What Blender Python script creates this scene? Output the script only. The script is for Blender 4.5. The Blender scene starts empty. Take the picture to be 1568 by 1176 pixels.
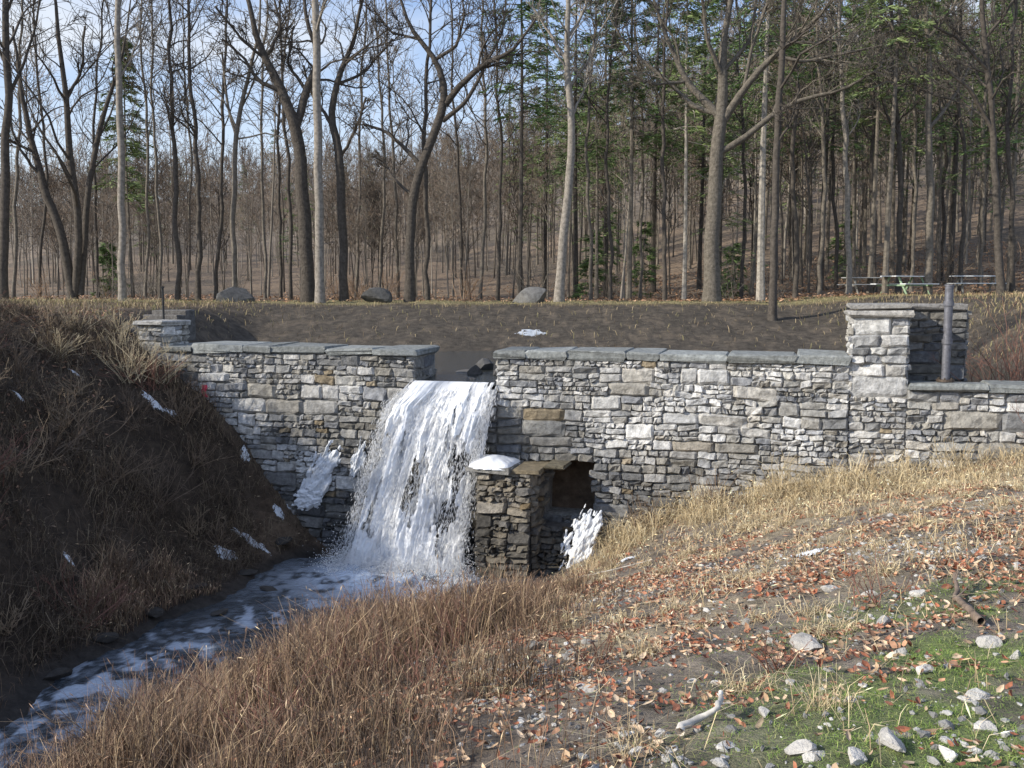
import bpy, math, numpy as np
from math import radians, sin, cos, tan, atan
RNG = np.random.default_rng(7)
TH = radians(5.73)
F = 1475.0

# ---------------------------------------------------------------- helpers
def S(px, py, Y):
    """image pixel projected through the camera -> world point at depth Y"""
    t = math.tan(math.atan((py-588)/F)+TH)
    z = -t*Y
    X = (px-784)/F*(Y*cos(TH)-z*sin(TH))
    return (X, Y, z)
def SZ(px, py, z):
    t = math.tan(math.atan((py-588)/F)+TH)
    return S(px, py, -z/t)

def _h(ix, iy, s):
    v = np.sin(ix*127.1+iy*311.7+s*74.7)*43758.5453
    return v-np.floor(v)
def vn(x, y, s=0):
    x = np.asarray(x, float); y = np.asarray(y, float)
    ix = np.floor(x); iy = np.floor(y); fx = x-ix; fy = y-iy
    fx = fx*fx*(3-2*fx); fy = fy*fy*(3-2*fy)
    a = _h(ix, iy, s); b = _h(ix+1, iy, s); c = _h(ix, iy+1, s); d = _h(ix+1, iy+1, s)
    return (a*(1-fx)+b*fx)*(1-fy)+(c*(1-fx)+d*fx)*fy
def fbm(x, y, s=0, o=4):
    r = 0; a = .5
    for i in range(o):
        r = r+a*vn(x*2**i, y*2**i, s+i*3.1); a *= .5
    return r
def ss(x, a, b):
    t = np.clip((np.asarray(x, float)-a)/(b-a), 0, 1); return t*t*(3-2*t)

class MB:
    def __init__(s): s.V = []; s.Q = []; s.T = []; s.C = []; s.n = 0; s.qm = []; s.tm = []
    def add(s, V, Fc, C, mat=0):
        V = np.asarray(V, float).reshape(-1, 3); Fc = np.asarray(Fc, int)
        C = np.asarray(C, float)
        if C.ndim == 1: C = np.tile(C[:3], (len(V), 1))
        s.V.append(V); s.C.append(C[:, :3])
        if Fc.shape[1] == 4: s.Q.append(Fc+s.n); s.qm.append(np.full(len(Fc), mat))
        else: s.T.append(Fc+s.n); s.tm.append(np.full(len(Fc), mat))
        s.n += len(V)
    def obj(s, name, mats, smooth=False, parent=None, link=True):
        V = np.concatenate(s.V); C = np.concatenate(s.C)
        Q = np.concatenate(s.Q) if s.Q else np.zeros((0, 4), int)
        T = np.concatenate(s.T) if s.T else np.zeros((0, 3), int)
        m = bpy.data.meshes.new(name)
        m.vertices.add(len(V)); m.vertices.foreach_set('co', V.astype(np.float32).ravel())
        L = np.concatenate([Q.ravel(), T.ravel()])
        m.loops.add(len(L)); m.loops.foreach_set('vertex_index', L.astype(np.int32))
        st = np.concatenate([np.arange(len(Q))*4, len(Q)*4+np.arange(len(T))*3])
        tot = np.concatenate([np.full(len(Q), 4), np.full(len(T), 3)])
        m.polygons.add(len(st)); m.polygons.foreach_set('loop_start', st.astype(np.int32))
        m.polygons.foreach_set('loop_total', tot.astype(np.int32))
        mi = np.concatenate((s.qm or [])+(s.tm or [])) if (s.qm or s.tm) else np.zeros(len(st))
        if not isinstance(mats, (list, tuple)): mats = [mats]
        for k in mats: m.materials.append(k)
        m.polygons.foreach_set('material_index', mi.astype(np.int32))
        m.polygons.foreach_set('use_smooth', np.full(len(st), bool(smooth)))
        a = m.color_attributes.new('Col', 'FLOAT_COLOR', 'POINT')
        a.data.foreach_set('color', np.concatenate([np.clip(C, 0, 1), np.ones((len(C), 1))], 1).astype(np.float32).ravel())
        m.update(); m.validate()
        if not link: return m
        o = bpy.data.objects.new(name, m); bpy.context.collection.objects.link(o)
        if parent: o.parent = parent
        return o
def empty(name):
    o = bpy.data.objects.new(name, None); bpy.context.collection.objects.link(o); return o
def gridq(shape):
    ii = np.arange(shape[0]*shape[1]).reshape(shape)
    return np.stack([ii[:-1,:-1],ii[:-1,1:],ii[1:,1:],ii[1:,:-1]],-1).reshape(-1,4)

def mat(name, rough=.9, nscale=8, namt=.5, bump=.3, bscale=30, bdist=.02, color=None, spec=.3, metal=0, det=4):
    m = bpy.data.materials.new(name); m.use_nodes = True; nt = m.node_tree; N = nt.nodes; Lk = nt.links
    b = N['Principled BSDF']; b.inputs['Roughness'].default_value = rough
    b.inputs['Specular IOR Level'].default_value = spec; b.inputs['Metallic'].default_value = metal
    if color is None:
        at = N.new('ShaderNodeAttribute'); at.attribute_name = 'Col'; src = at.outputs['Color']
    else:
        r = N.new('ShaderNodeRGB'); r.outputs[0].default_value = (*color, 1); src = r.outputs[0]
    tc = N.new('ShaderNodeTexCoord')
    if namt > 0:
        no = N.new('ShaderNodeTexNoise'); no.inputs['Scale'].default_value = nscale; no.inputs['Detail'].default_value = det
        no.inputs['Roughness'].default_value = .65
        Lk.new(tc.outputs['Object'], no.inputs['Vector'])
        mr = N.new('ShaderNodeMapRange'); mr.inputs['From Min'].default_value = .3; mr.inputs['From Max'].default_value = .7
        mr.inputs['To Min'].default_value = 1-namt; mr.inputs['To Max'].default_value = 1+namt
        Lk.new(no.outputs['Fac'], mr.inputs['Value'])
        vm = N.new('ShaderNodeVectorMath'); vm.operation = 'SCALE'
        Lk.new(src, vm.inputs[0]); Lk.new(mr.outputs['Result'], vm.inputs['Scale'])
        src = vm.outputs[0]
    Lk.new(src, b.inputs['Base Color'])
    if bump > 0:
        n2 = N.new('ShaderNodeTexNoise'); n2.inputs['Scale'].default_value = bscale; n2.inputs['Detail'].default_value = det
        n2.inputs['Roughness'].default_value = .7
        Lk.new(tc.outputs['Object'], n2.inputs['Vector'])
        bp = N.new('ShaderNodeBump'); bp.inputs['Strength'].default_value = bump; bp.inputs['Distance'].default_value = bdist
        Lk.new(n2.outputs['Fac'], bp.inputs['Height']); Lk.new(bp.outputs['Normal'], b.inputs['Normal'])
    return m

M_ground = mat('ground_soil', .95, 5, .5, .9, 22, .06, det=5)
M_stone = mat('wall_stone', .85, 9, .45, .9, 24, .04, det=5)
M_mortar = mat('mortar', .95, 12, .4, .8, 40, .02)
M_bark = mat('bark', .95, 9, .4, 0, det=3)
M_barkb = mat('bark_rough', .95, 9, .4, .9, 16, .05, det=3)
M_far = mat('far_bark', .95, 9, 0, 0)
M_grass = mat('dry_grass', .8, 3, 0, 0)
M_leaf = mat('dead_leaves', .7, 20, .25, 0, det=2)
M_needle = mat('needles', .8, 2, 0, 0)
M_rock = mat('rock', .9, 7, .35, .8, 20, .03)
M_snow = mat('snow', .5, 6, .06, .4, 14, .03)
M_white = mat('falling_water', .35, 14, .06, 0, spec=.5)
M_paint = mat('painted', .6, 9, .15, .2, 30, .01)
M_steel = mat('weathered_steel', .55, 14, .35, .3, 60, .005, metal=.4)
M_pond = mat('pond_water', .05, 3, 0, .5, 9, .04, color=(.03,.032,.028), spec=.6)
M_stream = mat('stream_water', .12, 3, 0, .9, 7, .05, spec=.8)

# ---------------------------------------------------------------- terrain
wu = np.array([.9637, -.267]); wn = np.array([-.267, -.9637]); W0 = np.array([-.3, 18.66])
def wpt(s, out, z): p = W0+wu*s+wn*out; return (p[0], p[1], z)
def wallY(X): return 18.66-.277*(X+.3)
def wz(px, py):
    k = (px-784)/F; Y = 18.577/(1+.277*k)-.35
    return S(px, py, Y)
ctl = [(0,0,-1.6),(2,0,-1.5),(4,0,-1.4),(6,3,-1.55),(12,6,-1.5),(12,0,-1.2),(-2,0,-2.0),(-4,0,-3.0),(0,-4,-1.4),(6,-5,-1.2),
 (-1.7,17.6,-5.65),(-3.2,16.5,-5.7),(-4.7,14.6,-5.75),(-5.9,12.3,-5.8),(-6.9,9,-5.85),(-8,4,-5.9),(-9,-2,-6),(-2.3,16.4,-5.65),(-.9,17.0,-5.6),
 (-4.6,11.6,-5.3),(-3.0,9,-4.25),(-4.8,7.5,-4.9),(-2.2,5,-2.8),(-2.2,12.5,-4.75),(-1.2,14.6,-5.1),(.3,16.2,-5.35),(-3.2,14.0,-5.30),(-4.8,3,-4.1),
 (-12,14,-1.6),(-12,10,-2),(-14,20,-.65),(-13,5,-2.5),(-13,0,-3),(-9.6,9,-4.2),(-20,10,-.6),(-18,2,-1),(-10.5,12.5,-3.0),
 (14,14,-1.7),(12,10,-1.8),(16,5,-1.0),(16,16,-1.2),(11,16,-2.2)]
for a in [(1568,1176,-1.6),(784,1176,-1.8),(1000,1000,-2.6),(800,950,-3.9),(784,1100,-2.2),(1200,1050,-1.95),(1568,900,-1.95),
          (1568,800,-2.2),(1200,850,-3.0),(1000,900,-3.45),(620,935,-5.0),(1350,800,-2.75),(1400,950,-2.0),(1000,840,-4.3),
          (190,965,-5.2),(330,900,-5.2),(50,1060,-5.25)]:
    ctl.append(SZ(*a))
for a in [(0,510,19.5),(0,610,16),(0,800,14),(0,980,12.9),(200,710,17.8),(200,610,19),(120,492,20.6),(0,478,21),(200,880,15.9),(300,800,18.0),(100,850,14.8)]:
    ctl.append(S(*a))
for a in [(228,550),(330,640),(390,720),(440,800),(520,870),(900,845),(1000,800),(1100,768),(1300,742),(1500,712),(1568,700),(820,880),(700,890),(600,890)]:
    ctl.append(wz(*a))
ctl = np.array(ctl, float)
def _phi(r): return np.sqrt(r*r+.6)
_A = _phi(np.hypot(ctl[:,0][:,None]-ctl[:,0], ctl[:,1][:,None]-ctl[:,1])); n_ = len(ctl)
_P = np.c_[np.ones(n_), ctl[:,0], ctl[:,1]]
_M = np.block([[_A-np.eye(n_)*.15, _P],[_P.T, np.zeros((3,3))]])
_w = np.linalg.solve(_M, np.r_[ctl[:,2], 0,0,0])
def front(X, Y):
    out = np.zeros_like(X)
    Xc = np.clip(X, -22, 18); Yc = np.clip(Y, -7, 24)
    for i in range(n_): out += _w[i]*_phi(np.hypot(Xc-ctl[i,0], Yc-ctl[i,1]))
    return np.clip(out+_w[n_]+_w[n_+1]*Xc+_w[n_+2]*Yc, -6.5, 1.0)
def Ht(X, Y):
    X = np.asarray(X, float); Y = np.asarray(Y, float)
    fr = front(X, Y)
    land = -.55+.05*ss(X,-9,-14)+.1*(fbm(X*.3, Y*.3, 5)-.5)
    land = land+.25*ss(X,9,14)
    mask = ss(X+.25*(fbm(Y*.4,X*.4,9)-.5), -9.6,-7.4)*(1-ss(X,9,15))*(1-ss(Y+1.2*(fbm(X*.25,Y*.1,3)-.5), 23.0,35))
    bk = land*(1-mask)+(-2.4)*mask
    b = X/np.maximum(Y, 8)
    Hm = np.interp(b, [-.9,-.5,-.15,0,.25,.5,1], [16,20,27,34,48,58,60])
    Y0 = np.interp(b, [-.5,0,.3,.6], [60,52,44,38])
    t = np.clip((Y-Y0)/(250-Y0), 0, 1)
    hill = Hm*(t**1.35)*(1.35-.35*t)+(fbm(X*.05, Y*.05, 8)-.5)*5*ss(Y,60,110)
    bk = bk+np.where(Y>30, hill, 0)
    d = (X-W0[0])*wn[0]+(Y-W0[1])*wn[1]      # + toward camera
    blend = ss(d, -.75, -.35)
    far = ss(np.abs(X), 11, 17)
    bl = blend*(1-far)+ss(d,-3,3)*far
    bl = np.where(X<-8.6, ss(d, -2.5, .4), bl)
    z = bk*(1-bl)+fr*bl
    rough = .13*(fbm(X*1.7,Y*1.7,1)-.47)+.07*(fbm(X*6,Y*6,2,3)-.45)
    lb = (1-ss(X,-6.2,-5.0))*ss(Y,9,11)*(1-ss(Y,22,26))
    rough = rough+lb*.45*(fbm(X*.9+3,Y*.9,17,3)-.45)
    return z+rough

def axis(segs):
    out = []
    for a,b,st in segs: out.append(np.arange(a,b,st))
    return np.concatenate(out+[[segs[-1][1]]])
gx = axis([(-600,-200,40),(-200,-60,8),(-60,-20,2),(-20,-12,.5),(-12,-3,.16),(-3,9,.08),(9,14,.3),(14,40,1.5),(40,120,6),(120,600,30)])
gy = axis([(-60,-10,5),(-10,1,.6),(1,12,.08),(12,22,.13),(22,40,.35),(40,70,1.2),(70,280,5),(280,700,35)])
GX, GY = np.meshgrid(gx, gy)
GZ = Ht(GX.ravel(), GY.ravel()).reshape(GX.shape)
X = GX.ravel(); Y = GY.ravel(); Z = GZ.ravel()
D = (X-W0[0])*wn[0]+(Y-W0[1])*wn[1]
def mixc(c, c2, w): return c*(1-w[:,None])+np.array(c2)*w[:,None]
C = np.tile(np.array([.13,.09,.06]), (len(X),1))
n1 = fbm(X*.9, Y*.9, 11); n2 = fbm(X*3, Y*3, 12)
C = mixc(C, (.2,.145,.1), ss(n2,.4,.6)*.6)
fr_ = ss(D, 0, .5)
soil = fr_*ss(X,-1.5,1.0)
C = mixc(C, (.24,.205,.17), soil*.85)
C = mixc(C, (.12,.10,.085), soil*ss(n2,.45,.6)*.6)
C = mixc(C, (.42,.34,.22), soil*ss(n1,.47,.58)*.65*ss(Y,5,9))
def GW(X,Y):
    n1=fbm(X*1.1,Y*1.1,11); n2=fbm(X*4,Y*4,12)
    return ss(X-.36*Y,-1.1,.5)*(1-ss(Y,4.8,7.4))*ss(n1+.5*(n2-.5),.28,.50)*(Y>-20)
C = mixc(C, (.14,.20,.055), GW(X,Y)*.75)
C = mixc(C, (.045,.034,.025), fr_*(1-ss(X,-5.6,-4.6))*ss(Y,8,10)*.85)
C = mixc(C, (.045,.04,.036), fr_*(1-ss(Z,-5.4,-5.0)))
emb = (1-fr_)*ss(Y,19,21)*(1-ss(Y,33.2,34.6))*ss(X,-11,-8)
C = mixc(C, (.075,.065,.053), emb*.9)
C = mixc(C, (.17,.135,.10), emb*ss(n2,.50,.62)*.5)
strip = ss(Y,33.6,34.6)*(1-ss(Y,38,41))
C = mixc(C, (.28,.25,.12), strip*.8)
C = mixc(C, (.25,.185,.13), ss(Y,40,48))
C = mixc(C, (.23,.19,.15), ss(Y,80,130))
C = mixc(C, (.13,.11,.085), ss(Y,45,60)*ss(fbm(X*.12,Y*.12,31),.42,.6)*.7)
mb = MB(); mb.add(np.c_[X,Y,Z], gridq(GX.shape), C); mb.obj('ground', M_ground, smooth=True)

# ---------------------------------------------------------------- masonry
def masonry(mb, org, u, n, w, z0, z1, seed, skip=None, sc=1.0, tint=None, batter=.03, proud=1.0):
    r = np.random.default_rng(seed); org = np.array(org); u = np.array(u); n = np.array(n)
    cells = []
    z = z0
    while z < z1-.02:
        h = r.uniform(.2,.36)*sc
        if z1-z-h < .14*sc: h = z1-z
        x = 0
        while x < w-.01:
            cw = r.uniform(.35,1.0)*sc
            if w-x-cw < .22*sc: cw = w-x
            k = r.choice([1,2,2,3]) if h > .24*sc else r.choice([1,1,2])
            hs = r.uniform(.7,1.3,k); hs = hs/hs.sum()*h; zz = z
            for hh in hs:
                kk = max(1, int(round(cw/(hh*r.uniform(1.4,3.4)))))
                ws = r.uniform(.6,1.4,kk); ws = ws/ws.sum()*cw; xx = x
                for ww in ws: cells.append((xx, zz, ww, hh)); xx += ww
                zz += hh
            x += cw
        z += h
    nxg, nzg = 6, 4
    gu = np.array([0,.09,.35,.65,.91,1]); gz = np.array([0,.17,.83,1])
    UU, ZZ = np.meshgrid(gu, gz)
    ed = np.minimum(np.minimum(UU,1-UU)*11, np.minimum(ZZ,1-ZZ)*6).clip(0,1)
    fq = gridq((nzg,nxg))
    pal = np.array([(.47,.455,.42),(.41,.405,.395),(.52,.49,.44),(.30,.30,.30),(.49,.475,.45),(.41,.385,.34),(.55,.535,.51),(.35,.355,.37)])
    for (x,zb,ww,hh) in cells:
        if skip is not None and skip(x+ww/2, zb+hh/2): continue
        g = r.uniform(.001,.008)
        jx = r.normal(0,.010,UU.shape); jz = r.normal(0,.008,UU.shape)
        tlt = r.normal(0,.025)
        su = x+g+(ww-2*g)*UU+jx; sz = zb+g+(hh-2*g)*ZZ+jz+tlt*(UU-.5)
        cz = 1-.18*((UU<.01)|(UU>.99))*((ZZ<.01)|(ZZ>.99))
        sz = zb+hh/2+(sz-zb-hh/2)*cz
        sz = sz+.035*(fbm((su+seed)*.7,sz*.7,3,2)-.37)*2*min(1,max(0,(z1-zb)*2))
        o = -.03+ed*(.03+r.uniform(0,.035)*proud)+r.normal(0,.012,UU.shape)*ed + (UU-.5)*r.normal(0,.03)*ed+(ZZ-.5)*r.normal(0,.03)*ed
        o = o+batter*(z1-sz)
        V = np.zeros((nzg*nxg,3)); P = org+u*su.ravel()[:,None]+n*o.ravel()[:,None]
        V[:,:2] = P; V[:,2] = sz.ravel()
        c = pal[r.integers(len(pal))]*r.uniform(.72,1.12)
        if r.random() < .025: c = np.array([.42,.34,.23])*r.uniform(.7,1)
        if r.random() < .06: c = np.array([.66,.64,.61])
        if tint is not None: c = tint(x+ww/2, zb+hh/2, c)
        mb.add(V, fq, c)
def box(mb, org, u, n, s0,s1,o0,o1,z0,z1, col, mat=0, jit=0, bev=0, r=RNG):
    org = np.array(org); u = np.array(u); n = np.array(n); V = []
    b = min(bev, abs(z1-z0)*.4)
    for z,i in ((z0,0),(z0+b,1),(z1-b,1),(z1,0)):
        e = b*(1-i)
        for s,o in ((s0+e,o0+e),(s1-e,o0+e),(s1-e,o1-e),(s0+e,o1-e)):
            p = org+u*s+n*o; V.append((p[0],p[1],z))
    V = np.array(V); V = V+r.normal(0,jit,V.shape) if jit else V
    f = [(3,2,1,0),(12,13,14,15)]
    for k in range(3):
        for j in range(4):
            a = k*4+j; c = k*4+(j+1)%4; f.append((a,c,c+4,a+4))
    mb.add(V, f, col, mat)
TK = 1.2
dam = empty('stone_dam_wall')
stones = MB(); mort = MB(); cope = MB()
ZT = -1.36
def wet(x0):
    def f(x, z, c):
        s = x+x0
        k = 1.0
        near = max(0, 1-abs(s+1.4)/3.4); low = min(1, max(0,(-2.1-z)/2.0))
        k *= 1-.68*min(1,near*1.5)*(.3+.7*low)
        k *= 1-.45*low*(s<4)
        q = float(fbm(np.array(s*.9), np.array(z*1.4), 21))
        k *= .62+.76*q
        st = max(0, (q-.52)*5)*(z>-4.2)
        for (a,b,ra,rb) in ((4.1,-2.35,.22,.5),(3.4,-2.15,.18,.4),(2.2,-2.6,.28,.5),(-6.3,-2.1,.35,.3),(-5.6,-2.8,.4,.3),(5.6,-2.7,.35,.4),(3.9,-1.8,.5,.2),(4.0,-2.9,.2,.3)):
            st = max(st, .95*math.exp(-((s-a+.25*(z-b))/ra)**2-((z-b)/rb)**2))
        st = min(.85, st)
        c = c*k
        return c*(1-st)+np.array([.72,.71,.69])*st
    return f
shade_dim = lambda m: (lambda x,z,c: c*m)  # shade painted into the stone colour of the side and recess faces
def hole(s0):
    return lambda x,z: (1.0 < x+s0 < 1.95) and (-4.35 < z < -3.25)
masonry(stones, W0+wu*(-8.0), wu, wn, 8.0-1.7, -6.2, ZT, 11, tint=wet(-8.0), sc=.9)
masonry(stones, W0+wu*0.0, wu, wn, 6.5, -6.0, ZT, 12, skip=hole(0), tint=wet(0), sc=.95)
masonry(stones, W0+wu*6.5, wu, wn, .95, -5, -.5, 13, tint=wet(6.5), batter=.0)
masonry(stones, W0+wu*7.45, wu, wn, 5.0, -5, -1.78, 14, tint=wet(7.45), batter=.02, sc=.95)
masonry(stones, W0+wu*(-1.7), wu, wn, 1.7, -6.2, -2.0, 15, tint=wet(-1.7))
masonry(stones, W0+wu*(-1.7)+wn*0, -wn, wu, TK, -2.6, ZT, 16, batter=0, tint=shade_dim(.55))
masonry(stones, W0+wu*0+wn*(-TK), wn, -wu, TK, -2.6, ZT, 17, batter=0)
masonry(stones, W0+wu*6.5+wn*(-1.0), wn, -wu, 1.0, -2, -.5, 18, batter=0)
masonry(stones, W0+wu*7.45, -wn, wu, 1.0, -1.7, -.5, 19, batter=0, tint=shade_dim(.7))
masonry(stones, W0+wu*7.45-wn*.75, wu, wn, 1.05, -1.7, -.42, 23, batter=0, tint=shade_dim(.45))
masonry(stones, W0+wu*8.5-wn*.75, -wn, wu, .5, -1.7, -.42, 24, batter=0, tint=shade_dim(.5))
lp = W0+wu*(-8.08)
masonry(stones, lp, wu, wn, .62, -2.2, -.82, 20, batter=0, sc=.75)
masonry(stones, lp+wu*.62, -wn, wu, .95, -1.3, -.82, 21, batter=0, sc=.75)
stones.obj('rubble_stones', M_stone, parent=dam)
mc = (.26,.245,.22)
bt = -.03
box(mort, W0,wu,wn,-8.0,-1.7,-TK+.02,bt,-6.3,ZT,mc)
box(mort, W0,wu,wn,-1.69,-.01,-TK+.02,bt,-6.3,-2.0,mc)
box(mort, W0,wu,wn,0,1.0,-TK+.02,bt,-6.3,ZT,mc)
box(mort, W0,wu,wn,1.0,1.95,-TK+.02,bt,-3.25,ZT,mc)
box(mort, W0,wu,wn,1.0,1.95,-TK+.02,-.8,-4.35,-3.25,(.02,.02,.02))  # back of the opening painted near black to stand for the dark inside
box(mort, W0,wu,wn,1.0,1.95,-TK+.02,bt,-6.3,-4.35,mc)
box(mort, W0,wu,wn,1.95,6.5,-TK+.02,bt,-6.3,ZT,mc)
box(mort, W0,wu,wn,6.52,7.43,-.98,-.03,-6.3,-.5,mc)
box(mort, W0,wu,wn,7.43,12.4,-TK+.02,bt,-6.3,-1.78,mc)
box(mort, W0,wu,wn,7.43,8.46,-1.3,-.79,-1.78,-.42,mc)
box(mort, lp,wu,wn,.03,.59,-.93,-.03,-2.2,-.82,mc)
mort.obj('mortar_core', M_mortar, parent=dam)
def coping(s0,s1,o0,o1,z,th,org=W0,col=(.27,.28,.27),seed=1,ln=1.0):
    r = np.random.default_rng(seed); s = s0
    while s < s1-.01:
        L = r.uniform(.6,1.3)*ln
        if s1-s-L < .4: L = s1-s
        c = np.array(col)*r.uniform(.7,1.25)
        box(cope, org,wu,wn,s+.006,s+L-.006,o0,o1+r.uniform(-.04,.03),z,z+th+r.uniform(-.025,.025),c,jit=.014,bev=.03,r=r)
        s += L
coping(-8.0+.5,-1.62,-TK,.09,ZT,.15,seed=2)
coping(-.06,6.5,-TK,.09,ZT,.15,seed=3)
coping(7.47,12.4,-.7,.09,-1.78,.14,seed=4)
coping(6.42,7.52,-1.06,.1,-.5,.12,seed=5,ln=2,col=(.38,.36,.33)); coping(6.46,7.48,-1.02,.04,-.38,.11,seed=6,ln=2,col=(.36,.34,.31))
coping(7.53,8.5,-1.3,-.68,-.42,.12,seed=8,ln=2,col=(.2,.19,.18))
coping(-.06,.68,-1.0,.08,-.82,.13,org=lp,seed=7,ln=2,col=(.34,.33,.31))
cope.obj('coping_slabs', M_stone, parent=dam)

pier = empty('stone_spillway_pier')
ps = MB()
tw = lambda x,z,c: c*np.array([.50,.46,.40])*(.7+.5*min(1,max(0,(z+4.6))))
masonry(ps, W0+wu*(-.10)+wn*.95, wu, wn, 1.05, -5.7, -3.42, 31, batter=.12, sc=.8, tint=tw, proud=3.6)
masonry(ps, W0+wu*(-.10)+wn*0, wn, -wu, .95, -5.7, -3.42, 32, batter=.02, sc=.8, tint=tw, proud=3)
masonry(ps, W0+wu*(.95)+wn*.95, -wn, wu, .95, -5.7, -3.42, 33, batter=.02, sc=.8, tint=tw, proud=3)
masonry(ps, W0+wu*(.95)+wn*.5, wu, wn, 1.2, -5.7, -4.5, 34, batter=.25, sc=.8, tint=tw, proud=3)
box(ps, W0,wu,wn,-.08,.93,-.02,.9,-6,-3.42,(.12,.11,.1))
box(ps, W0,wu,wn,.93,2.1,-.02,.45,-6,-4.5,(.12,.11,.1))
rr_ = np.random.default_rng(5)
ps.obj('pier_stones', M_stone, parent=pier)
sl = MB()
box(sl, W0,wu,wn,-.28,.58,-.05,1.10,-3.42,-3.34,(.24,.23,.21),jit=.018,bev=.02)
box(sl, W0,wu,wn,.59,1.10,.0,1.02,-3.41,-3.35,(.22,.18,.12),jit=.012,bev=.01)
box(sl, W0,wu,wn,1.11,1.5,-.02,.65,-3.38,-3.31,(.16,.14,.10),jit=.012,bev=.02)
sl.obj('top_slab', M_stone, parent=pier)

# ---------------------------------------------------------------- water
mb = MB()
q = [W0+wu*-8.3-wn*1.22, W0+wu*12-wn*1.22, np.array([16,33]), np.array([-9.5,33])]
mb.add([(a[0],a[1],-1.83) for a in q],[(0,1,2,3)],(.03,.03,.03))
q = [W0+wu*-1.69+wn*.0, W0+wu*-.01+wn*.0, W0+wu*-.01-wn*1.22, W0+wu*-1.69-wn*1.22]
mb.add([(q[0][0],q[0][1],-1.9),(q[1][0],q[1][1],-1.9),(q[2][0],q[2][1],-1.83),(q[3][0],q[3][1],-1.83)],[(0,1,2,3)],(.03,.03,.03))
mb.obj('pond_water', M_pond)
mb = MB(); xs = np.linspace(-11,1.6,300); ys = np.linspace(-6,18.7,560); A,B = np.meshgrid(xs,ys)
dr = np.hypot((A+2.3)/1.5,(B-17.4)/1.1)
cx = np.interp(B,[-2,4,9,12.3,14.6,16.5,17.6],[-9,-8,-6.9,-5.9,-4.7,-3.2,-1.7]); u_ = (A-cx)
rip = fbm(A*3.2,B*3.2,4)
Zw = -5.34+.07*(rip-.5)*(1+1.5*np.exp(-dr**2))-.007*(18-B).clip(0,30)+.10*np.exp(-dr**2)*fbm(A*9,B*9,5)
hf_ = fbm(A*9,B*9,19,3)
foam = np.clip(1.3*np.exp(-(dr/1.15)**2),0,1)*ss(fbm(A*5,B*5,14),.25,.5)
foam = np.maximum(foam, .8*ss(fbm(A*4.5+B*1.2,B*3-A*.8,15)+.25*(hf_-.45)+.10*np.exp(-(u_/.6)**2)+.05*(B<13.5),.55,.68)*np.exp(-(u_/1.1)**2))
foam = np.maximum(foam, .25*np.exp(-(u_/.8)**2)*ss(hf_,.35,.55))
Cw = np.array([.03,.038,.046])*(1-foam.ravel()[:,None])+np.array([.58,.66,.78])*foam.ravel()[:,None]
mb.add(np.c_[A.ravel(),B.ravel(),Zw.ravel()], gridq(A.shape), Cw)
mb.obj('stream_water', M_stream, smooth=True)

wf = empty('waterfall')
def fall_pos(a, v, lift=0):
    s0 = -1.96*(1-a); s1 = -2.72*(1-a)+(-.42)*a
    s0t = -1.68*(1-a)
    s = s0t+(s0-s0t)*np.minimum(v*9,1)+(s1-s0)*v**.8
    out = .05+1.20*v**.62+lift
    z = -1.84-3.55*v-.06*np.minimum(v*20,1)
    return np.stack([W0[0]+wu[0]*s+wn[0]*out, W0[1]+wu[1]*s+wn[1]*out, z],-1)
for layer in range(2):
    na, nv = 170, 260
    a,v = np.meshgrid(np.linspace(-.03,1.03,na), np.linspace(0,1,nv)**1.1)
    aj = a+.05*(fbm(a*9+layer*7,v*5,40+layer)-.5)*v*2
    wp = .8*fbm(a*5,v*4,3)
    st = fbm(a*13+layer*11+wp, v*2.2, 50+layer)
    fine = fbm(a*40+wp*2, v*16, 60+layer)
    lift = (.40*(st-.45)+.15*(fine-.45))*np.minimum(1,v*6+.12)-.14*layer*np.minimum(1,v*4)
    P = fall_pos(aj, v, lift)
    col = .86+.22*(fine-.45)+.40*(st-.45)
    col = col*[1,.8][layer]*(1-.15*(v<.03))
    Cc = np.stack([col*.98,col*.99,col*1.01],-1).clip(.3,.93).reshape(-1,3)
    fq = gridq(a.shape)
    den = fbm(a*11+1.3*layer+wp, v*3.6, 70)*.7+fine*.3
    g1=np.exp(-((a-.40-.06*v)/.07)**2)*ss(v,.15,.3)*(1-ss(v,.6,.85)); g2=np.exp(-((a-.86+.04*v)/.10)**2)*ss(v,.2,.4)*(1-ss(v,.85,1))
    thr = .28+.12*ss(v,.10,.45)-.12*ss(v,.75,1)+.24*ss(np.abs(a-.5)*2,.78,1.05)+.16*g1+.16*g2-layer*.03
    keep = (den>thr)[:-1,:-1].ravel()
    mb = MB(); mb.add(P.reshape(-1,3), fq[keep], Cc); mb.obj('water_sheet', M_white, smooth=True, parent=wf)
def elong(mb, P, dirv, L, W, C):
    n = len(P); d = dirv/np.linalg.norm(dirv,axis=1)[:,None]
    a = np.cross(d, np.array([.3,.9,.1])); a /= np.linalg.norm(a,axis=1)[:,None]; b = np.cross(d,a)
    V = np.zeros((n,6,3)); L = L[:,None]; W = W[:,None]
    V[:,0] = P-d*L*.5; V[:,5] = P+d*L*.5
    V[:,1] = P+a*W; V[:,2] = P+b*W; V[:,3] = P-a*W; V[:,4] = P-b*W
    f = np.array([(0,1,2),(0,2,3),(0,3,4),(0,4,1),(5,2,1),(5,3,2),(5,4,3),(5,1,4)])
    Fc = (f[None]+np.arange(n)[:,None,None]*6).reshape(-1,3)
    mb.add(V.reshape(-1,3), Fc, np.repeat(C,6,0))
r = np.random.default_rng(3); n = 14000
a = r.uniform(-.03,1.03,n); a = np.where(r.random(n)<.35, np.where(r.random(n)<.5, r.normal(.01,.04,n), r.normal(.99,.04,n)), a)
v = r.uniform(.03,1,n)
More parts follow.
